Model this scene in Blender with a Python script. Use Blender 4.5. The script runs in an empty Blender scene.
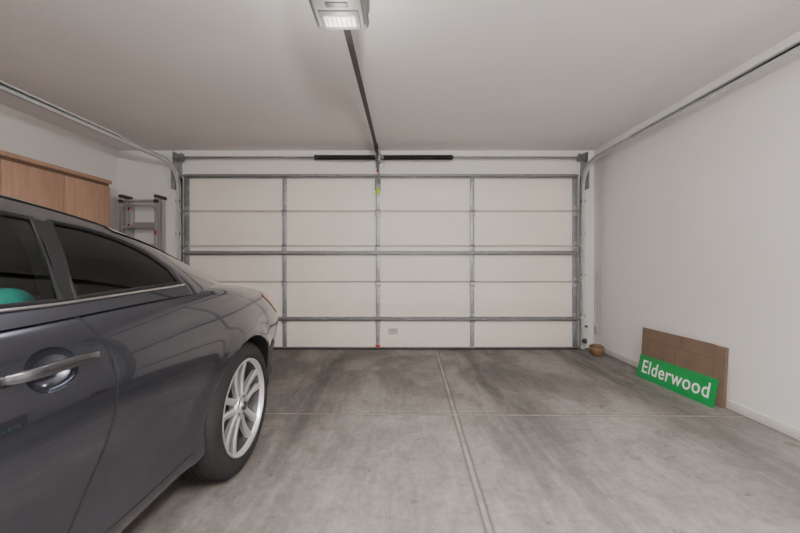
import bpy, bmesh, math
import numpy as np
from mathutils import Vector, Matrix
scene = bpy.context.scene
rad = math.radians

# ------------------------------------------------------------------ helpers
def link(o):
    scene.collection.objects.link(o); return o
LOC = {}
def empty(name, loc=(0,0,0)):
    e = bpy.data.objects.new(name, None); e.location = loc; e.empty_display_size = .1
    link(e); LOC[e.name] = Vector(loc); return e
def setparent(o, p):
    if p is not None:
        o.parent = p
        o.matrix_parent_inverse = Matrix.Translation(LOC.get(p.name, Vector((0,0,0)))).inverted()
def mesh_obj(name, verts, faces, mat=None, parent=None, smooth=False, angle=None):
    me = bpy.data.meshes.new(name)
    me.from_pydata([tuple(v) for v in verts], [], faces); me.update()
    bm = bmesh.new(); bm.from_mesh(me)
    bmesh.ops.remove_doubles(bm, verts=bm.verts, dist=1e-5)
    bmesh.ops.recalc_face_normals(bm, faces=bm.faces)
    for f in bm.faces: f.smooth = smooth
    bm.to_mesh(me); bm.free()
    if smooth and angle: me.set_sharp_from_angle(angle=rad(angle))
    o = bpy.data.objects.new(name, me); link(o)
    if mat: me.materials.append(mat)
    setparent(o, parent)
    return o
def box(name, x0,x1,y0,y1,z0,z1, mat, parent=None, bevel=0, segs=2, M=None):
    bm = bmesh.new()
    bmesh.ops.create_cube(bm, size=1)
    for v in bm.verts:
        v.co = Vector(((x0+x1)/2+v.co.x*(x1-x0),(y0+y1)/2+v.co.y*(y1-y0),(z0+z1)/2+v.co.z*(z1-z0)))
    if bevel:
        bmesh.ops.bevel(bm, geom=bm.edges[:], offset=bevel, segments=segs, profile=.5, affect='EDGES')
        for f in bm.faces: f.smooth = True
    if M is not None: bmesh.ops.transform(bm, matrix=M, verts=bm.verts)
    me = bpy.data.meshes.new(name); bm.to_mesh(me); bm.free()
    if bevel: me.set_sharp_from_angle(angle=rad(35))
    me.materials.append(mat)
    o = bpy.data.objects.new(name, me); link(o); setparent(o, parent); return o
def tube(name, pts, r, mat, parent=None, cyclic=False, res=3, flat=None):
    cu = bpy.data.curves.new(name, 'CURVE'); cu.dimensions='3D'
    sp = cu.splines.new('POLY'); sp.points.add(len(pts)-1)
    for i,p in enumerate(pts): sp.points[i].co = (p[0],p[1],p[2],1)
    sp.use_cyclic_u = cyclic
    cu.bevel_depth = r; cu.bevel_resolution = res; cu.use_fill_caps = True
    o = bpy.data.objects.new(name, cu); link(o); cu.materials.append(mat); setparent(o, parent)
    return o
def lathe(name, prof, center, axis='X', n=64, mat=None, parent=None, angle=35):
    verts=[];faces=[]
    for i in range(n):
        a=2*math.pi*i/n; c,s=math.cos(a),math.sin(a)
        for (h,r) in prof:
            if axis=='X': v=(h, r*c, r*s)
            elif axis=='Y': v=(r*c, h, r*s)
            else: v=(r*c, r*s, h)
            verts.append((center[0]+v[0],center[1]+v[1],center[2]+v[2]))
    m=len(prof)
    for i in range(n):
        j=(i+1)%n
        for k in range(m-1):
            faces.append((i*m+k,i*m+k+1,j*m+k+1,j*m+k))
    return mesh_obj(name, verts, faces, mat, parent, True, angle)
def sweep_yz(name, path, prof, xc, mat, parent):
    verts=[];faces=[];m=len(prof)
    for i,(y,z) in enumerate(path):
        a = path[max(i-1,0)]; b = path[min(i+1,len(path)-1)]
        t = Vector((b[0]-a[0], b[1]-a[1])).normalized(); n=(-t[1], t[0])
        for (px,pn) in prof: verts.append((xc+px, y+n[0]*pn, z+n[1]*pn))
    for i in range(len(path)-1):
        for k in range(m):
            l=(k+1)%m
            faces.append((i*m+k,i*m+l,(i+1)*m+l,(i+1)*m+k))
    faces.append(tuple(range(m))); faces.append(tuple(range((len(path)-1)*m,len(path)*m)))
    return mesh_obj(name, verts, faces, mat, parent)

def pchip(pts):
    xs=np.array([p[0] for p in pts],float); ys=np.array([p[1] for p in pts],float)
    h=np.diff(xs); d=np.diff(ys)/h; m=np.zeros(len(xs))
    for i in range(1,len(xs)-1):
        if d[i-1]*d[i]>0:
            w1=2*h[i]+h[i-1]; w2=h[i]+2*h[i-1]
            m[i]=(w1+w2)/(w1/d[i-1]+w2/d[i])
    m[0]=d[0]; m[-1]=d[-1]
    def f(x):
        x=min(max(x,xs[0]),xs[-1])
        i=int(min(max(np.searchsorted(xs,x)-1,0),len(xs)-2))
        t=(x-xs[i])/h[i]
        return float(ys[i]*(1+2*t)*(1-t)**2+h[i]*m[i]*t*(1-t)**2+ys[i+1]*t*t*(3-2*t)+h[i]*m[i+1]*t*t*(t-1))
    return f

# ------------------------------------------------------------------ materials
def mat(name, col, rough=.5, metal=0, coat=0, noise=0, nscale=8, bump=0, bscale=60, emis=None, estr=0, trans=0, stretch=(1,1,1), col2=None, coatr=.03, spec=.5):
    m=bpy.data.materials.new(name); m.use_nodes=True
    nt=m.node_tree; b=nt.nodes['Principled BSDF']
    b.inputs['Base Color'].default_value=(*col,1); b.inputs['Roughness'].default_value=rough
    b.inputs['Metallic'].default_value=metal; b.inputs['Coat Weight'].default_value=coat
    b.inputs['Coat Roughness'].default_value=coatr; b.inputs['Specular IOR Level'].default_value=spec
    b.inputs['Transmission Weight'].default_value=trans
    if emis: b.inputs['Emission Color'].default_value=(*emis,1); b.inputs['Emission Strength'].default_value=estr
    tc=nt.nodes.new('ShaderNodeTexCoord'); mp=nt.nodes.new('ShaderNodeMapping'); mp.inputs['Scale'].default_value=stretch
    nt.links.new(tc.outputs['Object'],mp.inputs['Vector'])
    if noise or col2:
        n=nt.nodes.new('ShaderNodeTexNoise'); n.inputs['Scale'].default_value=nscale; n.inputs['Detail'].default_value=6
        nt.links.new(mp.outputs[0],n.inputs['Vector'])
        r=nt.nodes.new('ShaderNodeMix'); r.data_type='RGBA'
        c2=col2 if col2 else tuple(c*(1-noise) for c in col)
        r.inputs[6].default_value=(*col,1); r.inputs[7].default_value=(*c2,1)
        mr=nt.nodes.new('ShaderNodeMapRange'); mr.inputs[1].default_value=.35; mr.inputs[2].default_value=.65
        nt.links.new(n.outputs[0],mr.inputs[0]); nt.links.new(mr.outputs[0],r.inputs[0]); nt.links.new(r.outputs[2],b.inputs['Base Color'])
    if bump:
        n=nt.nodes.new('ShaderNodeTexNoise'); n.inputs['Scale'].default_value=bscale; n.inputs['Detail'].default_value=3
        nt.links.new(mp.outputs[0],n.inputs['Vector'])
        bp=nt.nodes.new('ShaderNodeBump'); bp.inputs['Strength'].default_value=bump; bp.inputs['Distance'].default_value=.01
        nt.links.new(n.outputs[0],bp.inputs['Height']); nt.links.new(bp.outputs[0],b.inputs['Normal'])
    return m
M_wall=mat('wall_paint',(.83,.80,.775),.85,noise=.03,nscale=2,bump=.12,bscale=70)
M_ceil=mat('ceiling_paint',(.80,.77,.75),.9,noise=.03,nscale=1.5,bump=.12,bscale=60)
M_trim=mat('trim_paint',(.76,.735,.71),.7,noise=.15,nscale=6)
M_door=mat('door_cream',(.90,.845,.755),.55,noise=.03,nscale=3)
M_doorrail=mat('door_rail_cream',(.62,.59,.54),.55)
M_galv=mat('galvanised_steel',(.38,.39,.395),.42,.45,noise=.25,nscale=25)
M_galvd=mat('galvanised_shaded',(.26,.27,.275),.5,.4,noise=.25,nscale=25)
M_strut=mat('strut_steel',(.27,.275,.28),.5,.4,noise=.25,nscale=15)
M_track=mat('track_steel',(.58,.59,.59),.45,.1,noise=.15,nscale=20)
M_black=mat('black_steel',(.018,.018,.02),.45,.3)
M_rail=mat('rail_dark_steel',(.05,.048,.048),.5,.3)
M_rubber=mat('rubber',(.016,.016,.017),.75,noise=.2,nscale=30)
M_card=mat('cardboard',(.20,.135,.095),.9,noise=.18,nscale=5)
M_card2=mat('cardboard_light',(.25,.175,.125),.9,noise=.12,nscale=6)
M_crease=mat('cardboard_crease',(.11,.07,.05),.9)
M_green=mat('sign_green',(.0,.27,.06),.35,noise=.05)
M_white=mat('sign_white',(.9,.9,.88),.4)
M_wood=mat('cabinet_wood',(.47,.29,.205),.5,col2=(.39,.235,.16),nscale=5,stretch=(6,6,.6))
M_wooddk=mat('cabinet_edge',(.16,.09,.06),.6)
M_paint=mat('car_paint',(.066,.070,.094),.20,.85,coat=1,coatr=.012)
M_inter=mat('interior_dark',(.035,.036,.038),.8)
M_well=mat('wheel_well_black',(.008,.008,.008),.9)
M_seat=mat('seat_fabric',(.08,.08,.085),.7)
M_teal=mat('teal_fabric',(.0,.34,.32),.85,bump=.5,bscale=70)
M_chrome=mat('chrome',(.62,.62,.64),.15,1)
M_satin=mat('door_handle_satin',(.13,.13,.145),.2,.9,coat=.8)
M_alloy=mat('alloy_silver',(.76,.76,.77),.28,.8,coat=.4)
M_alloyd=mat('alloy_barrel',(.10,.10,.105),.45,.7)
M_disc=mat('brake_disc',(.13,.13,.13),.4,.9)
M_blackgloss=mat('black_trim',(.010,.010,.011),.55,spec=.25)
M_red=mat('tail_lamp_red',(.50,.03,.02),.12,coat=1)
M_lamp=mat('head_lamp',(.5,.5,.52),.08,.3,coat=1)
M_redtag=mat('red_plastic',(.45,.03,.02),.5)
M_lime=mat('lime_tag',(.35,.6,.02),.6)
M_alum=mat('ladder_aluminium',(.55,.55,.56),.35,.8)
M_grey=mat('opener_grey',(.13,.135,.13),.5,noise=.05)
M_tray=mat('opener_tray_grey',(.17,.175,.17),.5)
M_dgrey=mat('opener_dark_grey',(.05,.05,.05),.5)
M_lens=mat('opener_lens',(.62,.62,.58),.35,emis=(1,.95,.85),estr=.12)
M_fill=mat('fill_lamp_diffuser',(.9,.9,.9),.4,emis=(1,.98,.95),estr=3)  # glowing cover of the added, unseen fill lamps
M_plast=mat('white_plastic',(.78,.76,.72),.4)
M_cond=mat('conduit_grey',(.42,.41,.39),.5)
M_clay=mat('brown_clay',(.22,.12,.06),.7,noise=.3,nscale=20)
M_paper=mat('paper_label',(.62,.60,.56),.8)
def glassmat(name,tint):
    g=bpy.data.materials.new(name); g.use_nodes=True
    nt=g.node_tree; nt.nodes.clear()
    o_=nt.nodes.new('ShaderNodeOutputMaterial'); mx=nt.nodes.new('ShaderNodeMixShader'); tr=nt.nodes.new('ShaderNodeBsdfTransparent')
    gl=nt.nodes.new('ShaderNodeBsdfGlossy'); fr=nt.nodes.new('ShaderNodeFresnel'); fr.inputs[0].default_value=1.5
    tr.inputs[0].default_value=(*tint,1); gl.inputs['Roughness'].default_value=.015; gl.inputs['Color'].default_value=(.9,.9,.9,1)
    nt.links.new(fr.outputs[0],mx.inputs[0]); nt.links.new(tr.outputs[0],mx.inputs[1]); nt.links.new(gl.outputs[0],mx.inputs[2]); nt.links.new(mx.outputs[0],o_.inputs[0])
    return g
M_glass=glassmat('clear_tint_glass',(.66,.80,.74)); M_glassdk=glassmat('dark_tint_glass',(.34,.37,.37))
M_glassop=mat('dark_glass',(.01,.011,.012),.04,coat=1)

# floor concrete
M_floor=bpy.data.materials.new('stained_concrete'); M_floor.use_nodes=True
nt=M_floor.node_tree; N=nt.nodes; L=nt.links; b=N['Principled BSDF']
geo=N.new('ShaderNodeNewGeometry'); sep=N.new('ShaderNodeSeparateXYZ'); L.new(geo.outputs['Position'],sep.inputs[0])
def math_(op,a,b_=None,c=None,clamp=False):
    n=N.new('ShaderNodeMath'); n.operation=op; n.use_clamp=clamp
    for i,v in enumerate((a,b_,c)):
        if v is None: continue
        if isinstance(v,(int,float)): n.inputs[i].default_value=v
        else: L.new(v,n.inputs[i])
    return n.outputs[0]
def noise_(scale,detail=6,st=(1,1,1),rough=.55,dist=0,off=(0,0,0)):
    mp=N.new('ShaderNodeMapping'); mp.inputs['Scale'].default_value=st; mp.inputs['Location'].default_value=off; L.new(geo.outputs['Position'],mp.inputs[0])
    n=N.new('ShaderNodeTexNoise'); n.inputs['Scale'].default_value=scale; n.inputs['Detail'].default_value=detail
    n.inputs['Roughness'].default_value=rough; n.inputs['Distortion'].default_value=dist
    L.new(mp.outputs[0],n.inputs['Vector']); return n.outputs[0]
def mrange(v,a,b_,c=0,d=1,smooth=True):
    n=N.new('ShaderNodeMapRange'); n.interpolation_type='SMOOTHSTEP' if smooth else 'LINEAR'
    L.new(v,n.inputs[0]); 
    for i,x in enumerate((a,b_,c,d)): n.inputs[i+1].default_value=x
    return n.outputs[0]
def mixc(f,a,b_):
    n=N.new('ShaderNodeMix'); n.data_type='RGBA'
    L.new(f,n.inputs[0])
    for i,x in ((6,a),(7,b_)):
        if isinstance(x,tuple): n.inputs[i].default_value=(*x,1)
        else: L.new(x,n.inputs[i])
    return n.outputs[2]
X,Y=sep.outputs[0],sep.outputs[1]
big=mrange(noise_(1.4,9,(1,.7,1),.65,.5),.34,.66)
streak=mrange(noise_(2.4,9,(2.6,.4,1),.68,.3),.36,.62)
fine=noise_(26,9,(1,1,1),.75)
grain=noise_(30,4,(1.0,.12,1),.6,0,(2,0,0))
med=noise_(7,8,(1,1,1),.7,.3,(3,1,0))
c=mixc(big,(.315,.292,.272),(.205,.19,.178))
c=mixc(mrange(med,.42,.68,0,.45),c,(.15,.137,.127))
def band(cx,w):
    d=math_('ABSOLUTE',math_('SUBTRACT',X,cx)); return mrange(d,0.05,w,1,0)
bands=math_('MAXIMUM',math_('MAXIMUM',band(.78,.42),band(1.95,.4)),math_('MAXIMUM',band(-.75,.5),band(-2.4,.5)))
near=mrange(Y,1.0,3.2,.45,1)
dirt=math_('MULTIPLY',math_('MULTIPLY',bands,near),math_('ADD',math_('MULTIPLY',streak,.6),.35))
door_d=mrange(Y,2.3,3.4,0,.7)
dirt=math_('MAXIMUM',dirt,math_('MULTIPLY',door_d,math_('ADD',math_('MULTIPLY',big,.55),.4)))
c=mixc(dirt,c,(.070,.064,.060))
spots=mrange(noise_(5.0,3,(1,1,1),.5,.2),.66,.72)
c=mixc(math_('MULTIPLY',spots,.45),c,(.07,.06,.05))
spots2=mrange(noise_(14,2,(1,1,1),.5,.2,(5,2,0)),.70,.75)
c=mixc(math_('MULTIPLY',spots2,.55),c,(.05,.043,.04))
f2=mrange(fine,.3,.7,.74,1.22,False)
f2=math_('MULTIPLY',f2,mrange(grain,.3,.7,.88,1.1,False))
mul=N.new('ShaderNodeMix'); mul.data_type='RGBA'; mul.blend_type='MULTIPLY'; mul.inputs[0].default_value=1
L.new(c,mul.inputs[6]); L.new(f2,mul.inputs[7]); c=mul.outputs[2]
jx=math_('ABSOLUTE',math_('SUBTRACT',X,math_('MULTIPLY_ADD',Y,.0235,.317)))
jy=math_('ABSOLUTE',math_('SUBTRACT',Y,math_('MULTIPLY_ADD',X,-.014,2.47)))
core=math_('MAXIMUM',mrange(jx,.008,.013,1,0),mrange(jy,.007,.011,1,0))
edge=math_('MAXIMUM',mrange(jx,.016,.03,1,0),mrange(jy,.011,.022,1,0))
c=mixc(math_('MULTIPLY',edge,.75),c,(.08,.073,.068))
c=mixc(math_('MULTIPLY',core,math_('ADD',math_('MULTIPLY',mrange(med,.35,.6),.4),.4)),c,(.38,.345,.31))
L.new(c,b.inputs['Base Color'])
L.new(mrange(big,0,1,.5,.68),b.inputs['Roughness'])
bp=N.new('ShaderNodeBump'); bp.inputs['Strength'].default_value=.25; bp.inputs['Distance'].default_value=.006
L.new(math_('SUBTRACT',fine,math_('MULTIPLY',edge,.8)),bp.inputs['Height']); L.new(bp.outputs[0],b.inputs['Normal'])

# ------------------------------------------------------------------ room
XL,XR,YB,YF,ZC=-3.55,2.40,4.38,-2.3,2.47
box('floor',XL-.1,XR+.1,YF-.1,YB+.1,-.1,0,M_floor)
box('ceiling',XL-.1,XR+.1,YF-.1,YB+.1,ZC,ZC+.1,M_ceil)
box('wall_left',XL-.1,XL,YF-.1,YB+.1,0,ZC,M_wall)
box('wall_right',XR,XR+.1,YF-.1,YB+.1,0,ZC,M_wall)
box('wall_back',XL,XR,YB,YB+.1,0,ZC,M_wall)
box('wall_front',XL,XR,YF-.1,YF,0,ZC,M_wall)
box('baseboard_right',XR-.012,XR,YF,YB,0,.065,M_trim,bevel=.004)
box('baseboard_left',XL,XL+.012,YF,YB,0,.065,M_trim,bevel=.004)

# ------------------------------------------------------------------ garage door
DX0,DX1,DY=-2.68,2.16,4.32
gd=empty('garage_door',((DX0+DX1)/2,DY,0))
zs=[.01,.39,.835,1.275,1.705,2.15]
for i in range(5):
    z0,z1=zs[i]+.003,zs[i+1]-.003
    box('section_%d'%(i+1),DX0,DX1,DY,DY+.05,z0,z1,M_door,gd,.003)
    box('section_rail_bottom_%d'%(i+1),DX0,DX1,DY-.012,DY,z0,z0+.014,M_door,gd,.002)
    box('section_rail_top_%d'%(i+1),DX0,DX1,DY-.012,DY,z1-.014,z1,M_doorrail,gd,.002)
stx=[-1.444,-.296,.864]
for i in range(5):
    z0,z1=zs[i]+.004,zs[i+1]-.004
    for j,x in enumerate(stx):
        box('stile_%d_%d'%(i,j),x-.025,x+.025,DY-.022,DY,z0,z1,M_galv,gd,.004)
    for j,x in enumerate((DX0+.03,DX1-.03)):
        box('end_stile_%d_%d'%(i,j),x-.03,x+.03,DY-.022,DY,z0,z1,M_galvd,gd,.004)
for i in range(1,5):
    z=zs[i]
    for j,x in enumerate([DX0+.035]+stx+[DX1-.035]):
        box('hinge_lower_%d_%d'%(i,j),x-.032,x+.032,DY-.028,DY-.021,z-.065,z-.008,M_galv,gd,.002)
        box('hinge_upper_%d_%d'%(i,j),x-.020,x+.020,DY-.028,DY-.021,z+.008,z+.05,M_galv,gd,.002)
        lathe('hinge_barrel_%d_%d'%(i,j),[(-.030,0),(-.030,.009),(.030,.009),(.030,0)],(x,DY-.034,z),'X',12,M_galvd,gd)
for k,z in enumerate((2.128,1.185,.378)):
    prof=[(-.027,0),(-.027,-.004),(-.014,-.004),(-.009,-.045),(.009,-.045),(.014,-.004),(.027,-.004),(.027,0)]
    verts=[];n=len(prof)
    for x in (DX0+.01,DX1-.01):
        for (pz,py) in prof: verts.append((x,DY-.024+py,z+pz))
    faces=[(i,(i+1)%n,n+(i+1)%n,n+i) for i in range(n)]+[tuple(range(n)),tuple(range(n,2*n))]
    mesh_obj('strut_%d'%(k+1),verts,faces,M_strut,gd)
box('bottom_seal',DX0,DX1,DY-.01,DY+.045,0,.016,M_rubber,gd,.003)
box('bottom_retainer',DX0,DX1,DY-.02,DY,.016,.030,M_galvd,gd,.002)
box('label_sticker',-.17,-.05,DY-.0015,DY-.0002,.18,.26,M_paper,gd)
for k in range(4): box('label_line_%d'%k,-.16,-.06,DY-.0022,DY-.0014,.193+k*.017,.198+k*.017,M_galvd,gd)
box('opener_bracket',-.33,-.26,DY-.05,DY-.02,1.95,2.10,M_galvd,gd,.003)
box('warning_tag',-.32,-.272,DY-.056,DY-.053,1.90,1.97,M_lime,gd,.001)
box('red_tag',-.325,-.27,DY-.035,DY-.024,.03,.06,M_redtag,gd,.002)
for sgn,xc in ((-1,DX0-.02),(1,DX1+.02)):
    for i,z in enumerate(zs[:5]):
        zz=z+.03 if i==0 else z
        lathe('roller_%d_%d'%(sgn,i),[(-.012,0),(-.012,.021),(.012,.021),(.012,0)],(xc+sgn*.012,DY-.055,zz),'X',16,M_plast,gd)
        tube('roller_stem_%d_%d'%(sgn,i),[(xc-sgn*.09,DY-.055,zz),(xc+sgn*.01,DY-.055,zz)],.006,M_galv,gd)

# tracks
def c_prof(s):
    w,h,t=.020,.024,.004
    p=[(-w*.4,-h),(w,-h),(w,h),(-w*.4,h),(-w*.4,h-t),(w-t,h-t),(w-t,-h+t),(-w*.4,-h+t)]
    return [(s*a,b_) for a,b_ in p]
R=.30
for s,xc in ((-1,DX0-.035),(1,DX1+.035)):
    tr_=empty('door_track',(xc,4.2,0))
    ty=DY-.055; tz=2.26
    path=[(ty,.02),(ty,1.0),(ty,tz-R)]
    for i in range(1,15):
        a=rad(90)*i/14; path.append((ty-R+R*math.cos(a),tz-R+R*math.sin(a)))
    path+= [(3.0,tz+.005),(1.5,tz+.015),(-.2,tz+.02)]
    sweep_yz('track_channel',path,c_prof(s),xc,M_track,tr_)
    xa=xc+s*.03
    box('wall_angle_face',xa,xa+s*.004 if s>0 else xa-.004,DY-.03,YB-.001,.02,2.12,M_galvd,tr_)
    box('wall_angle_flange',min(xa,xa+s*.045),max(xa,xa+s*.045),YB-.006,YB-.001,.02,2.12,M_galv,tr_)
    box('flag_bracket',min(xa,xa+s*.004),max(xa,xa+s*.004),DY-.16,YB-.002,1.95,2.25,M_galv,tr_)
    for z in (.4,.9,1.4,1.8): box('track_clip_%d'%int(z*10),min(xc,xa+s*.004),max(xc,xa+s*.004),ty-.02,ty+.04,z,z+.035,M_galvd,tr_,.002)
    xq=(xc+.016,xc+.021) if s>0 else (xc-.021,xc-.016)
    box('track_angle',xq[0],xq[1],.0,3.4,tz+.02,tz+.05,M_track,tr_)
    box('ceiling_hanger',xc+s*.02-.002,xc+s*.02+.002,.3,.33,tz+.02,ZC-.001,M_galv,tr_)
    box('ceiling_hanger_b',xc+s*.02-.002,xc+s*.02+.002,-.15,-.12,tz+.02,ZC-.001,M_galv,tr_)
    x=xc
    box('sensor_bracket',x-.004,x+.004,4.15,4.23,.10,.16,M_galv,tr_,.001)
    box('sensor_body',min(x-s*.05,x-s*.004),max(x-s*.05,x-s*.004),4.15,4.18,.11,.155,M_dgrey,tr_,.005)

# torsion spring assembly
ts=empty('torsion_spring_assembly',(-.27,4.22,2.34))
SY,SZ=4.25,2.345
tube('torsion_shaft',[(DX0-.07,SY,SZ),(DX1+.07,SY,SZ)],.0125,M_galvd,ts)
def helix(name,x0,x1):
    n=int((x1-x0)/.0095); pts=[]
    for i in range(n*12+1):
        a=2*math.pi*i/12; pts.append((x0+(x1-x0)*i/(n*12),SY+.026*math.cos(a),SZ+.026*math.sin(a)))
    tube(name,pts,.0045,M_black,ts,res=1)
helix('spring_left',-1.02,-.33); helix('spring_right',-.22,.58)
for k,x in enumerate((-1.05,.58)): lathe('winding_cone_%d'%k,[(0,.013),(0,.034),(.035,.028),(.05,.022),(.05,.013)],(x-.01,SY,SZ),'X',20,M_black,ts)
box('center_bearing_plate',-.285,-.265,SY-.04,YB-.001,SZ-.05,SZ+.04,M_galv,ts,.002)
box('center_mount_plate',-.33,-.22,YB-.012,YB-.001,SZ-.09,SZ+.07,M_galv,ts,.002)
for s,x in ((-1,DX0-.02),(1,DX1+.02)):
    lathe('cable_drum_%d'%s,[(-.03,.012),(-.03,.050),(-.022,.042),(.018,.040),(.026,.055),(.032,.055),(.032,.012)],(x,SY,SZ),'X',28,M_galvd,ts)
    box('end_bearing_plate_%d'%s,min(x+s*.05,x+s*.056),max(x+s*.05,x+s*.056),SY-.05,YB-.002,SZ-.11,SZ+.06,M_galv,ts)
    tube('lift_cable_%d'%s,[(x,SY-.04,SZ),(x,SY+.03,1.6),(x,DY-.03,.05)],.002,M_galvd,gd)

# opener
op=empty('garage_door_opener',(-.3,1.6,2.3))
OX=-.29
box('opener_housing',OX-.135,OX+.135,1.16,1.72,2.26,2.39,M_grey,op,.035,4)
box('opener_lower_cover',OX-.128,OX+.128,1.18,1.74,2.225,2.285,M_grey,op,.02,3)
box('opener_base_tray',OX-.112,OX+.112,1.22,1.70,2.215,2.24,M_tray,op,.01,3)
box('lens_frame',OX-.092,OX+.092,1.585,1.712,2.209,2.222,M_grey,op,.006,2)
box('lamp_lens',OX-.076,OX+.076,1.61,1.685,2.203,2.225,M_lens,op,.008,3)
for k in range(6): box('lens_rib_%d'%k,OX-.06+k*.022,OX-.056+k*.022,1.62,1.675,2.2005,2.204,M_tray,op)
for k in range(5): box('vent_slot_%d'%k,OX-.07,OX+.07,1.30+k*.035,1.312+k*.035,2.2135,2.217,M_dgrey,op)
box('logo_plate',OX-.05,OX+.05,1.535,1.565,2.2125,2.2165,M_dgrey,op,.001)
for sx in (-.12,.12):
    for yy in (1.3,1.6):
        box('hanger_strap_%d_%d'%(sx*100,yy*10),OX+sx-.003,OX+sx+.003,yy,yy+.03,2.37,ZC-.001,M_galv,op)
P0=Vector((OX,1.70,2.285)); P1=Vector((OX,4.17,2.37))
d=(P1-P0)
def railbox(name,dx0,dx1,dz0,dz1,m,a=0,b_=1):
    A=P0+d*a; B=P0+d*b_
    v=[(OX+dx,p.y,p.z+dz) for p in (A,B) for dx,dz in ((dx0,dz0),(dx1,dz0),(dx1,dz1),(dx0,dz1))]
    return mesh_obj(name,v,[(0,1,2,3),(4,5,6,7),(0,1,5,4),(1,2,6,5),(2,3,7,6),(3,0,4,7)],m,op)
railbox('rail_web',-.004,.004,0,.04,M_rail)
railbox('rail_flange',-.016,.016,-.004,.002,M_rail)
railbox('chain_a',-.015,-.009,.012,.022,M_dgrey); railbox('chain_b',.009,.015,.012,.022,M_dgrey)
railbox('trolley',-.020,.020,-.025,.03,M_black,.88,.94)
box('header_bracket',OX-.03,OX+.03,4.19,YB-.001,2.385,2.42,M_galv,ts,.003)
tube('door_arm_upper',[(OX,4.0,2.325),(OX,4.17,2.17)],.010,M_galvd,gd)
tube('door_arm_lower',[(OX+.012,4.12,2.23),(OX+.012,4.27,2.03)],.010,M_galvd,gd)
tube('release_cord',[(OX+.01,3.98,2.32),(OX+.012,3.98,2.12)],.0025,M_dgrey,op)
box('release_handle',OX-.003,OX+.025,3.975,3.986,2.10,2.12,M_redtag,op,.004)

# ------------------------------------------------------------------ cabinet
cab=empty('storage_cabinet',(-3.3,2,0))
CX0,CX1=XL+.001,-3.12
y1=3.72; nd=8; dw=.505
y0=y1-nd*dw
box('carcass',CX0,CX1,y0,y1,.08,1.90,M_wood,cab)
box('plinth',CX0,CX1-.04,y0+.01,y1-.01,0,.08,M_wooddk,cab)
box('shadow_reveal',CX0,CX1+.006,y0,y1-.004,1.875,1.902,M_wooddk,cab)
box('top_board',CX0,CX1+.03,y0,y1+.01,1.902,1.94,M_wood,cab,.003)
for k in range(nd):
    a=y1-(k+1)*dw; 
    box('door_panel_%d'%(k+1),CX1+.001,CX1+.020,a+.004,a+dw-.004,.09,1.872,M_wood,cab,.002)
    hy=a+.04 if k%2==0 else a+dw-.04
    tube('pull_%d'%(k+1),[(CX1+.02,hy,.95),(CX1+.045,hy,.95),(CX1+.045,hy,1.07),(CX1+.02,hy,1.07)],.005,M_chrome,cab)

# ------------------------------------------------------------------ ladder
ld=empty('folding_ladder',(-3.1,4.2,0))
for sec,(xa,xb,yy,top,w) in enumerate(((-3.35,-2.93,4.19,1.84,.030),(-3.30,-2.98,4.255,1.80,.026),(-3.33,-2.95,4.315,1.83,.03))):
    for x in (xa,xb): box('rail_%d_%d'%(sec,int(-x*100)),x-.014,x+.014,yy-w,yy+w,0,top,M_alum,ld,.004)
    for k in range(7):
        z=.18+k*.262+sec*.03
        if z<top-.02: box('rung_%d_%d'%(sec,k),xa+.01,xb-.01,yy-.02,yy+.02,z-.014,z+.014,M_alum,ld,.005)
for x in (-3.35,-2.93):
    box('hinge_lock_%d'%int(-x*100),x-.018,x+.018,4.15,4.34,1.84,1.88,M_dgrey,ld,.008)
    lathe('hinge_knob_%d'%int(-x*100),[(-.012,0),(-.012,.022),(.02,.022),(.02,0)],(x,4.165,1.80),'Y',20,M_dgrey,ld)
    box('rail_lock_%d'%int(-x*100),x-.012,x+.012,4.150,4.165,1.40,1.45,M_redtag,ld,.004)
    box('foot_%d'%int(-x*100),x-.02,x+.02,4.14,4.35,0,.03,M_rubber,ld,.004)
for k,(xx,zz) in enumerate(((-3.30,1.70),(-2.98,1.70),(-3.30,1.50))): box('red_clip_%d'%k,xx-.012,xx+.012,4.222,4.232,zz,zz+.035,M_redtag,ld,.003)
box('top_bar',-3.34,-2.94,4.175,4.205,1.79,1.825,M_alum,ld,.006)

# ------------------------------------------------------------------ street sign and cardboard
def leaning(name,BL,BR,h,th,lean,m,parent,rounding=0,sub=None):
    BL=Vector((*BL,0)); BR=Vector((*BR,0)); u=(BR-BL); Lg=u.length; u.normalize()
    n=Vector((-u.y,u.x,0))
    if n.x<0: n=-n
    up=(n*math.sin(rad(lean))+Vector((0,0,math.cos(rad(lean))))).normalized()
    w=u.cross(up)
    M=Matrix((( u.x,up.x,w.x,BL.x),(u.y,up.y,w.y,BL.y),(u.z,up.z,w.z,BL.z),(0,0,0,1)))
    r=rounding
    if sub: a,b_,c_,d_=sub; pts=[(a*Lg,c_*h),(b_*Lg,c_*h),(b_*Lg,d_*h),(a*Lg,d_*h)]
    elif r:
        pts=[]
        for cx,cy,a0 in ((Lg-r,r,-90),(Lg-r,h-r,0),(r,h-r,90),(r,r,180)):
            for k in range(7):
                a=rad(a0+90*k/6); pts.append((cx+r*math.cos(a),cy+r*math.sin(a)))
    else: pts=[(0,0),(Lg,0),(Lg,h),(0,h)]
    nn=len(pts)
    z0=.0008 if sub else 0
    vs=[M@Vector((p[0],p[1],z0)) for p in pts]+[M@Vector((p[0],p[1],-th)) for p in pts]
    fs=[tuple(range(nn)),tuple(range(nn,2*nn))]+[(i,(i+1)%nn,nn+(i+1)%nn,nn+i) for i in range(nn)]
    o=mesh_obj(name,vs,fs,m,parent); return M,Lg
sg=empty('street_sign',(2.25,2.95,0))
Ms,Lg=leaning('sign_plate',(2.215,3.31),(2.286,2.57),.212,.003,12,M_green,sg,.012)
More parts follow.
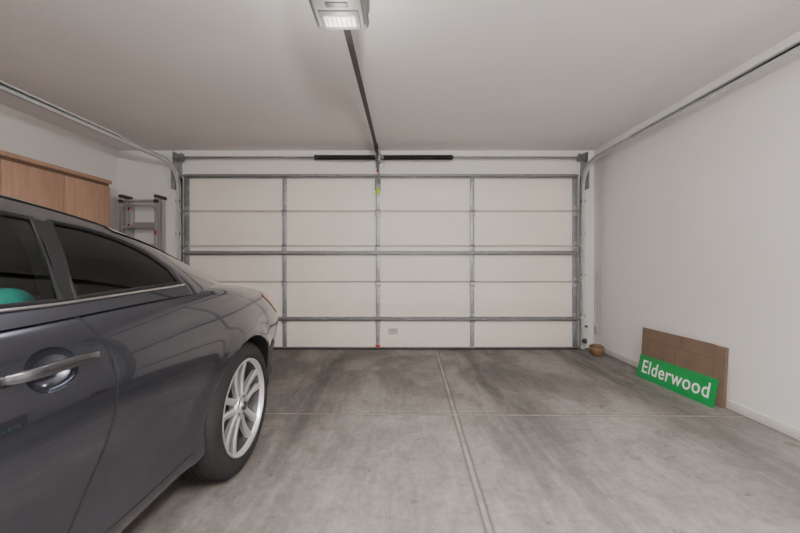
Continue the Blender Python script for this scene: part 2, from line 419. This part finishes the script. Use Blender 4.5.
cu=bpy.data.curves.new('sign_text','FONT'); cu.body='Elderwood'; cu.size=.165; cu.align_x='CENTER'; cu.align_y='CENTER'; cu.extrude=.0006; cu.offset=.0006; cu.space_character=1.08
to=bpy.data.objects.new('sign_text',cu); link(to); cu.materials.append(M_white)
bpy.context.view_layer.update()
tw=to.dimensions.x
to.parent=sg; to.matrix_parent_inverse=Matrix.Translation(LOC['street_sign']).inverted()
to.matrix_basis=Ms@Matrix.Translation((Lg/2,.106,.0012))@Matrix.Diagonal((.64/tw,1.0,1,1))
s1=empty('cardboard_box',(2.3,3,0))
leaning('flattened_panel_back',(2.302,3.32),(2.366,2.56),.445,.004,3.1,M_card2,s1)
leaning('flattened_panel_mid',(2.290,3.34),(2.354,2.575),.44,.005,3.4,M_card,s1)
F=((2.278,3.35),(2.343,2.655),.452)
leaning('flattened_panel_front',*F,.005,3.6,M_card,s1)
leaning('flattened_panel_inner',(2.284,3.35),(2.349,2.635),.448,.005,3.5,M_card2,s1)
leaning('crease_a',*F,.001,3.6,M_crease,s1,sub=(.0,1,.76,.768))
leaning('crease_b',*F,.001,3.6,M_crease,s1,sub=(.52,.526,.0,.76))
leaning('crease_c',*F,.001,3.6,M_crease,s1,sub=(.60,.604,.76,1))

# ------------------------------------------------------------------ small items by the corner
pot=empty('clay_pot',(2.24,4.05,0))
lathe('pot_body',[(0,0),(0,.055),(.03,.078),(.07,.082),(.09,.07),(.095,.074),(.105,.074),(.105,.062),(.03,.05),(.02,0)],(2.25,4.05,0),'Z',28,M_clay,pot)
lathe('pot_saucer_lid',[(.0,.0),(.0,.05),(.012,.055),(.018,.02),(.018,0)],(2.25,4.05,.104),'Z',24,M_card2,pot)
ou=empty('electrical_outlet',(2.29,4.37,.3))
box('cover_plate',2.255,2.325,YB-.008,YB-.0005,.24,.355,M_plast,ou,.003)
for z in (.27,.32): box('socket_%d'%int(z*100),2.273,2.307,YB-.0105,YB-.007,z-.012,z+.014,M_trim,ou,.003)
box('plug',2.275,2.305,YB-.04,YB-.01,.262,.288,M_dgrey,ou,.004)
tube('cord',[(2.29,YB-.035,.262),(2.295,YB-.04,.15),(2.27,YB-.05,.03),(2.22,YB-.06,.008)],.004,M_plast,ou)
co=empty('wall_conduit',(2.39,4.28,.5))
tube('conduit_pipe',[(2.388,4.28,.30),(2.388,4.28,.98)],.007,M_cond,co)
box('conduit_box',2.365,2.399,4.255,4.305,.20,.30,M_cond,co,.004)

# fill lamps added behind the camera to brighten the room, housed as ceiling fixtures
def fill_fixture(x,y,power,L_=1.2):
    f=empty('added_ceiling_fill',(x,y,ZC))
    box('fill_base',x-.09,x+.09,y-L_/2,y+L_/2,ZC-.03,ZC-.001,M_plast,f,.005)
    box('fill_diffuser',x-.075,x+.075,y-L_/2+.02,y+L_/2-.02,ZC-.075,ZC-.028,M_fill,f,.02,4)
    ld_=bpy.data.lights.new('fill_light','AREA'); ld_.shape='RECTANGLE'; ld_.size=.35; ld_.size_y=L_; ld_.energy=power; ld_.color=(1,.98,.96)
    lo=bpy.data.objects.new('fill_light',ld_); link(lo); lo.location=(x,y,ZC-.09); lo.parent=f; lo.matrix_parent_inverse=Matrix.Translation((x,y,ZC)).inverted()
fill_fixture(.9,-.3,95); fill_fixture(-1.6,-.5,58)
def point(name,loc,e,r,col,parent):
    l=bpy.data.lights.new(name,'POINT'); l.energy=e; l.shadow_soft_size=r; l.color=col
    o=bpy.data.objects.new(name,l); link(o); o.location=loc; setparent(o,parent); return o
point('opener_bulb',(OX,1.72,2.06),8,.05,(1,.96,.90),op)
fl=empty('studio_flash',(.3,-1.2,1.9))
lathe('flash_head',[(-.12,0),(-.12,.05),(0,.06),(0,.055)],(.3,-1.2,1.7),'Z',24,M_dgrey,fl)
tube('flash_stand',[(.3,-1.2,0),(.3,-1.2,1.6)],.015,M_black,fl)
sl=bpy.data.lights.new('flash_lamp','AREA'); sl.energy=205; sl.size=.25; sl.color=(1,.985,.97); sl.spread=rad(170)
so=bpy.data.objects.new('flash_lamp',sl); link(so); so.location=(.3,-1.2,1.72); so.rotation_euler=(rad(180-18),0,0); setparent(so,fl)

# ------------------------------------------------------------------ CAR
CC=-1.72; RW=1.815; FW=-1.04
car=empty('car',(CC,.4,0))
W=pchip([(-1.96,.30),(-1.93,.50),(-1.85,.67),(-1.7,.79),(-1.45,.87),(-1.07,.91),(-.5,.903),(0,.90),(.6,.903),(1.0,.908),(1.4,.918),(1.80,.930),(2.1,.918),(2.35,.882),(2.5,.83),(2.6,.75),(2.67,.63),(2.71,.47),(2.73,.3)])
T=pchip([(-1.96,.62),(-1.9,.68),(-1.7,.75),(-1.3,.83),(-.9,.895),(-.5,.935),(0,.955),(.75,.96),(1.4,.976),(1.75,.962),(2.0,.938),(2.2,.912),(2.4,.885),(2.55,.86),(2.65,.82),(2.73,.76)])
CR=pchip([(-1.96,.02),(0,.028),(1.8,.03),(2.1,.045),(2.5,.065),(2.73,.05)])
B=pchip([(-1.96,.30),(-1.8,.22),(-1.4,.19),(-.6,.20),(0,.21),(1.2,.22),(1.78,.23),(2.3,.27),(2.6,.32),(2.73,.42)])
INS=pchip([(0,.18),(.012,.085),(.035,.055),(.10,.036),(.2,.042),(.32,.034),(.46,.012),(.58,.0),(.68,.003),(.80,.020),(.90,.045),(.96,.075),(1.0,.135)])
def lip(y,z):
    e=0
    for wy in (RW,FW):
        r=math.hypot(y-wy,z-.33); e=max(e,.016*math.exp(-((r-.365)/.045)**2))
    return e
def bx(y,f):
    z=B(y)+f*(T(y)-B(y)); k=min(1,W(y)/.7)
    return W(y)-INS(f)*k+(lip(y,z) if z<.8 else 0), z
def bxz(y,z):
    f=(z-B(y))/(T(y)-B(y)); return bx(y,min(max(f,0),1))[0]
fs_=[0,.006,.012,.022,.035,.06,.1,.14,.18,.22,.27,.32,.37,.42,.46,.5,.54,.58,.62,.66,.7,.74,.78,.82,.86,.9,.925,.95,.97,.985,1.0]
tops=[.95,.88,.78,.65,.5,.33,.16]
def section(y):
    h=[(0,B(y)+.0)]
    h+= [bx(y,f) for f in fs_]
    xt,zt=h[-1]; c_=CR(y)
    for a in tops: h.append((xt*a, zt+c_*(1-a*a)))
    h.append((0,zt+c_))
    left=[(-x,z) for x,z in h[1:-1]][::-1]
    return h+left
ys=list(np.concatenate([np.linspace(-1.96,-1.5,16,endpoint=False),np.linspace(-1.5,1.2,70,endpoint=False),np.linspace(1.2,2.4,50,endpoint=False),np.linspace(2.4,2.73,22)]))
verts=[];faces=[]
for y in ys:
    for (x,z) in section(float(y)): verts.append((CC+x,float(y),z))
m=len(section(0.))
for i in range(len(ys)-1):
    for k in range(m):
        l=(k+1)%m; faces.append((i*m+k,i*m+l,(i+1)*m+l,(i+1)*m+k))
faces.append(tuple(range(m))); faces.append(tuple(range((len(ys)-1)*m,len(ys)*m)))
body=mesh_obj('body',verts,faces,M_paint,car,True)
def apply_bool(target, cutters):
    for c_ in cutters:
        md=target.modifiers.new('b','BOOLEAN'); md.operation='DIFFERENCE'; md.solver='EXACT'; md.object=c_; md.material_mode='TRANSFER'
    bpy.context.view_layer.update()
    dg=bpy.context.evaluated_depsgraph_get()
    me=bpy.data.meshes.new_from_object(target.evaluated_get(dg))
    target.modifiers.clear(); target.data=me
    for p in me.polygons: p.use_smooth=True
    me.set_sharp_from_angle(angle=rad(38))
    for c_ in cutters: bpy.data.objects.remove(c_)
def cyl_cut(xa,xb,y,z,r):
    return lathe('cut',[(xa,0),(xa,r),(xb,r),(xb,0)],(0,y,z),'X',72,M_well,None,None)
cuts=[]
for wy in (RW,FW):
    for s in (1,-1):
        a,b_=CC+s*.60,CC+s*1.1
        cuts.append(cyl_cut(min(a,b_),max(a,b_),wy,.33,.358))
cuts.append(box('cut',CC-.74,CC+.74,-.25,1.42,.35,1.3,M_inter))
for s in (1,-1):
    bm=bmesh.new(); bmesh.ops.create_uvsphere(bm,u_segments=40,v_segments=24,radius=1)
    for v in bm.verts: v.co=Vector((CC+s*(bxz(.83,.825)+.002)+v.co.x*.045, .838+v.co.y*.064, .818+v.co.z*.055))
    me=bpy.data.meshes.new('cut'); bm.to_mesh(me); bm.free(); me.materials.append(M_paint)
    cuts.append(link(bpy.data.objects.new('cut',me)))
apply_bool(body,cuts)

# greenhouse
Rf=pchip([(-.6,.925),(-.45,.985),(-.2,1.13),(0,1.235),(.2,1.32),(.45,1.366),(.75,1.372),(1.0,1.346),(1.25,1.302),(1.5,1.235),(1.75,1.14),(2.0,1.035),(2.2,.945),(2.3,.90)])
XF=pchip([(0,1),(.2,.935),(.4,.868),(.56,.805),(.68,.75),(.78,.69),(.87,.59),(.94,.44),(.98,.25),(1,0)])
WG=pchip([(-.6,.66),(-.3,.78),(0,.835),(.6,.842),(1.0,.846),(1.4,.852),(1.7,.84),(2.0,.79),(2.3,.70)])
def Zb(y): return T(y)-.035
gf=[0,.1,.2,.3,.4,.48,.56,.62,.68,.73,.78,.83,.87,.905,.94,.96,.98,.99,.9975,1.0]
def gsec(y,ins=0,low=0):
    zb=Zb(y); r=max(Rf(y)-ins,zb+.004)
    h=[]
    if low: h.append((max(WG(y)-ins*1.2,.05),zb-low))
    h+=[(max((WG(y)-ins*1.1)*XF(f),0),zb+f*(r-zb)) for f in gf]
    return h+[(-x,z) for x,z in h[:-1]][::-1]
def green(name,ins,low,ya,yb,m_):
    verts=[];faces=[]; yy=np.linspace(ya,yb,90)
    for y in yy:
        for (x,z) in gsec(float(y),ins,low): verts.append((CC+x,float(y),z))
    m=len(gsec(0.,ins,low))
    for i in range(len(yy)-1):
        for k in range(m):
            l=(k+1)%m; faces.append((i*m+k,i*m+l,(i+1)*m+l,(i+1)*m+k))
    faces.append(tuple(range(m))); faces.append(tuple(range((len(yy)-1)*m,len(yy)*m)))
    return mesh_obj(name,verts,faces,m_,None,True)
gh=green('greenhouse',0,0,-.6,2.3,M_paint)
inner=green('cut',.045,.2,-.35,1.75,M_inter)
def gx(y,z):
    f=(z-Zb(y))/(Rf(y)-Zb(y)); return WG(y)*XF(min(max(f,0),1))
def resample(pl,n):
    pl=[Vector(p) for p in pl]; ds=[0]
    for a,b_ in zip(pl,pl[1:]): ds.append(ds[-1]+(b_-a).length)
    fy=pchip([(d_,p.x) for d_,p in zip(ds,pl)]); fz=pchip([(d_,p.y) for d_,p in zip(ds,pl)])
    return [(fy(ds[-1]*i/(n-1)),fz(ds[-1]*i/(n-1))) for i in range(n)]
wins={'door_glass':([(-.28,.972),(.3,.972),(.925,.972)],[(-.16,1.03),(.0,1.12),(.2,1.195),(.45,1.228),(.8,1.216),(1.01,1.2)]),
      'quarter_glass':([(.965,.974),(1.2,.982),(1.43,.988)],[(1.065,1.197),(1.18,1.186),(1.30,1.155),(1.39,1.110),(1.445,1.045)])}
wcuts=[inner]
for nm,(lo,up) in wins.items():
    a=resample(lo,24); b_=resample(up,24)
    poly=a+b_[::-1]
    n=len(poly)
    vs=[(CC-1.2,p[0],p[1]) for p in poly]+[(CC+1.2,p[0],p[1]) for p in poly]
    fc=[tuple(range(n)),tuple(range(n,2*n))]+[(i,(i+1)%n,n+(i+1)%n,n+i) for i in range(n)]
    wcuts.append(mesh_obj('cut',vs,fc,M_blackgloss))
    for s in (1,-1):
        vs=[];fc=[];K=12
        for (p,q) in zip(a,b_):
            for k in range(K+1):
                t=k/K; y=p[0]+(q[0]-p[0])*t; z=p[1]+(q[1]-p[1])*t
                vs.append((CC+s*(gx(y,z)-.002),y,z))
        for i in range(23):
            for k in range(K): fc.append((i*(K+1)+k,i*(K+1)+k+1,(i+1)*(K+1)+k+1,(i+1)*(K+1)+k))
        mesh_obj(nm+('_r' if s>0 else '_l'),vs,fc,M_glass if nm=='door_glass' else M_glassdk,car,True)
        ring=[(CC+s*(gx(*p)+.001),p[0],p[1]) for p in poly]
        tube(nm+'_frame'+('_r' if s>0 else '_l'),ring,.008,M_blackgloss,car,cyclic=True)
apply_bool(gh,wcuts); setparent(gh,car); gh.name='greenhouse'
for s in (1,-1):
    sd='_r' if s>0 else '_l'
    vs=[];fc=[];K=12
    for k in range(K+1):
        t=k/K
        for (pb,pt) in (((.925,.972),(1.01,1.2)),((.965,.974),(1.065,1.197))):
            y=pb[0]+(pt[0]-pb[0])*t; z=pb[1]+(pt[1]-pb[1])*t
            vs.append((CC+s*(gx(y,z)+.003),y,z))
    for k in range(K): fc.append((2*k,2*k+1,2*k+3,2*k+2))
    mesh_obj('b_pillar'+sd,vs,fc,M_blackgloss,car,True)
    pts=[(CC+s*(gx(y,z)+.004),y,z) for y,z in [(-.28+i*.0442,.9655+.0155*max(0,(i*.0442-1.2)/.5)) for i in range(40)]]
    tube('belt_moulding'+sd,pts,.005,M_chrome,car)
    pts=[]
    for i in range(60):
        y=-.25+i*(1.75/59); f=.80
        pts.append((CC+s*(WG(y)*XF(f)),y,Zb(y)+f*(Rf(y)-Zb(y))))
    tube('roof_channel'+sd,pts,.004,M_blackgloss,car)
    def seam(name,pl,r=.0032,n=40):
        P=resample(pl,n); tube(name+sd,[(CC+s*(bxz(y,z)-.0008),y,z) for y,z in P],r,M_well,car,res=2)
    seam('door_gap_rear',[(.925,.955),(.965,.90),(.995,.83),(1.0,.72),(.975,.58),(.93,.45),(.87,.345),(.80,.30)])
    seam('door_gap_bottom',[(-.45,.285),(0,.28),(.4,.283),(.80,.30)])
    seam('door_gap_front',[(-.38,.93),(-.45,.75),(-.48,.5),(-.45,.285)])
    seam('bumper_gap',[(2.145,.47),(2.22,.56),(2.3,.64),(2.42,.68)],.0025)
    seam('sill_gap',[(.80,.30),(1.1,.30),(1.40,.31)],.0025)
    def patch(name,ya,yb,fa,fb,m_,off=.004):
        vs=[];fc=[];A,K=20,8
        for i in range(A+1):
            y=ya+(yb-ya)*i/A
            for k in range(K+1):
                t=k/K; f=fa(i/A)+(fb(i/A)-fa(i/A))*t; x,z=bx(y,f); vs.append((CC+s*(x+off),y,z))
        for i in range(A):
            for k in range(K): fc.append((i*(K+1)+k,i*(K+1)+k+1,(i+1)*(K+1)+k+1,(i+1)*(K+1)+k))
        mesh_obj(name+sd,vs,fc,m_,car,True)
    patch('tail_lamp',2.16,2.70,lambda a:.925-.19*min(1,a*2.2),lambda a:.94+.02*a,M_red)
    patch('head_lamp',-1.9,-1.4,lambda a:.62+.1*a,lambda a:.9,M_lamp)
    def HP(y,o_,z): return (CC+s*(bxz(y,.826)+o_),y,z)
    vs=[];fc=[];n=22;ng=16
    for i in range(n+1):
        t=i/n; y=.727+.225*t
        o_=.026*(1-abs(2*t-1)**6)+.006; hgt=.0135*(1-.15*abs(2*t-1)**3); th=.008
        if i in (0,n): hgt*=.75
        z=.826+.004*math.sin(math.pi*t)
        for k in range(ng):
            a=2*math.pi*k/ng; ca,sa=math.cos(a),math.sin(a)
            vs.append(HP(y,o_+th*math.copysign(abs(ca)**.5,ca),z+hgt*math.copysign(abs(sa)**.5,sa)))
    for i in range(n):
        for k in range(ng): fc.append((i*ng+k,i*ng+(k+1)%ng,(i+1)*ng+(k+1)%ng,(i+1)*ng+k))
    fc.append(tuple(range(ng))); fc.append(tuple(range(n*ng,(n+1)*ng)))
    mesh_obj('door_handle'+sd,vs,fc,M_satin,car,True,50)
    bm=bmesh.new(); bmesh.ops.create_uvsphere(bm,u_segments=24,v_segments=14,radius=1)
    for v in bm.verts: v.co=Vector((CC+s*(.98)+v.co.x*.11,-.12+v.co.y*(.075 if v.co.y<0 else .03),1.02+v.co.z*.07))
    me=bpy.data.meshes.new('mirror'); bm.to_mesh(me); bm.free(); me.materials.append(M_paint)
    for p in me.polygons: p.use_smooth=True
    mo=link(bpy.data.objects.new('side_mirror'+sd,me)); setparent(mo,car)
    tube('mirror_stalk'+sd,[(CC+s*.80,-.12,.975),(CC+s*.93,-.12,1.0)],.018,M_blackgloss,car)
for nm,ya,yb,f0 in (('rear_glass',1.34,2.10,.70),('windscreen',-.42,.12,.42)):
    vs=[];fc=[];A=24
    fl_=[f for f in gf if f>=f0]
    for i in range(A+1):
        y=ya+(yb-ya)*i/A
        h=[(WG(y)*XF(f),Zb(y)+f*(Rf(y)-Zb(y))+.004) for f in fl_]
        sec=h+[(-x,z) for x,z in h[:-1]][::-1]
        for x,z in sec: vs.append((CC+x,y,z))
    mm=len(sec)
    for i in range(A):
        for k in range(mm-1): fc.append((i*mm+k,i*mm+k+1,(i+1)*mm+k+1,(i+1)*mm+k))
    mesh_obj(nm,vs,fc,M_glassop,car,True)
for x in (-.36,.36):
    box('front_seat_%d'%(x*100),CC+x-.25,CC+x+.25,.30,.48,.4,.98,M_seat,car,.07,4)
    box('front_headrest_%d'%(x*100),CC+x-.13,CC+x+.13,.38,.48,1.0,1.16,M_seat,car,.04,4)
    box('rear_seat_%d'%(x*100),CC+x-.3,CC+x+.3,1.15,1.36,.4,.95,M_seat,car,.06,4)
box('teal_cushion',CC+.30,CC+.64,.84,1.06,.80,1.0,M_teal,car,.05,4)
box('rear_bench',CC-.68,CC+.68,.80,1.3,.36,.80,M_seat,car,.06,3)
box('dashboard',CC-.7,CC+.7,-.25,.0,.6,.93,M_seat,car,.06,3)
box('rear_bumper_lip',CC-.5,CC+.5,2.66,2.74,.38,.44,M_blackgloss,car,.02,3)
box('front_grille',CC-.42,CC+.42,-1.975,-1.92,.40,.54,M_blackgloss,car,.02,3)
for s in (-.45,.45): lathe('exhaust_%d'%(s*100),[(-.15,.035),(.02,.04),(.02,.034),(-.15,.03)],(CC+s,2.70,.34),'Y',24,M_chrome,car)

# wheels
def wheel(xf,y,s,tag):
    c_=(xf,y,.33)
    P=lambda pr:[(s*a,r) for a,r in pr]
    lathe('tyre_'+tag,P([(-.03,.232),(-.012,.237),(.004,.246),(.006,.265),(0,.292),(-.012,.314),(-.03,.326),(-.05,.33),(-.118,.331),(-.186,.33),(-.21,.324),(-.232,.30),(-.236,.27),(-.22,.24)]),c_,'X',96,M_rubber,car,60)
    for g in (-.075,-.105,-.135,-.165): lathe('tread_groove_%s_%d'%(tag,-g*1000),P([(g-.004,.3325),(g+.004,.3325)]),c_,'X',96,M_well,car)
    lathe('rim_lip_'+tag,P([(-.012,.239),(.002,.238),(.004,.232),(-.004,.224),(-.02,.220)]),c_,'X',96,M_alloy,car,60)
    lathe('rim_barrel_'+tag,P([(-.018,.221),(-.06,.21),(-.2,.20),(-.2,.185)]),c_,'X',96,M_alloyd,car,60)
    lathe('brake_disc_'+tag,P([(-.09,0),(-.09,.08),(-.10,.085),(-.10,.165),(-.115,.165),(-.115,0)]),c_,'X',64,M_disc,car)
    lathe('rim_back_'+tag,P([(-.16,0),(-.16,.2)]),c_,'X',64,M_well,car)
    lathe('hub_'+tag,P([(-.06,.06),(-.03,.064),(-.018,.057),(-.016,.034),(-.010,.032),(-.008,0)]),c_,'X',48,M_alloy,car)
    lathe('center_cap_'+tag,P([(-.009,.024),(-.004,.022),(-.003,0)]),c_,'X',32,M_satin,car)
    vs=[];fc=[]
    NS=5
    for i in range(NS):
        a0=2*math.pi*i/NS+.35
        for sd in (-1,1):
            base=len(vs); st=8
            for k in range(st+1):
                t=k/st; r=.045+(.228-.045)*t
                off=sd*(.019+.032*t)
                w=.015+.004*(t**2)
                xo=-.020-.012*math.sin(math.pi*t*.9)+.012*t
                er=Vector((0,math.cos(a0),math.sin(a0))); et=Vector((0,-math.sin(a0),math.cos(a0)))
                for (wt,dx) in ((-1,-.026),(-1,-.005),(-.6,0),(.6,0),(1,-.005),(1,-.026)):
                    p=er*r+et*(off+w*wt); vs.append((xf+s*(xo+dx),y+p.y,.33+p.z))
            for k in range(st):
                for q in range(6):
                    l=(q+1)%6; fc.append((base+k*6+q,base+k*6+l,base+(k+1)*6+l,base+(k+1)*6+q))
    mesh_obj('spokes_'+tag,vs,fc,M_alloy,car,True,35)
    for i in range(5):
        a=2*math.pi*i/5
        lathe('lug_%s_%d'%(tag,i),P([(-.03,.008),(-.016,.008),(-.014,0)]),(xf,y+.046*math.cos(a),.33+.046*math.sin(a)),'X',10,M_disc,car)
for s in (1,-1):
    sd='r' if s>0 else 'l'
    wheel(CC+s*.910,RW,s,'rear_'+sd); wheel(CC+s*.89,FW,s,'front_'+sd)

# ------------------------------------------------------------------ world / camera
w=bpy.data.worlds.new('World'); scene.world=w; w.use_nodes=True
w.node_tree.nodes['Background'].inputs[0].default_value=(.6,.6,.6,1); w.node_tree.nodes['Background'].inputs[1].default_value=.3
cam=bpy.data.cameras.new('camera'); cam.sensor_width=36; cam.lens=350/800*36; cam.clip_start=.02
cam.shift_x=-2/800; cam.shift_y=-4.5/800
co_=bpy.data.objects.new('camera',cam); link(co_); co_.location=(0,0,1.075); co_.rotation_euler=(rad(90),0,0)
scene.camera=co_
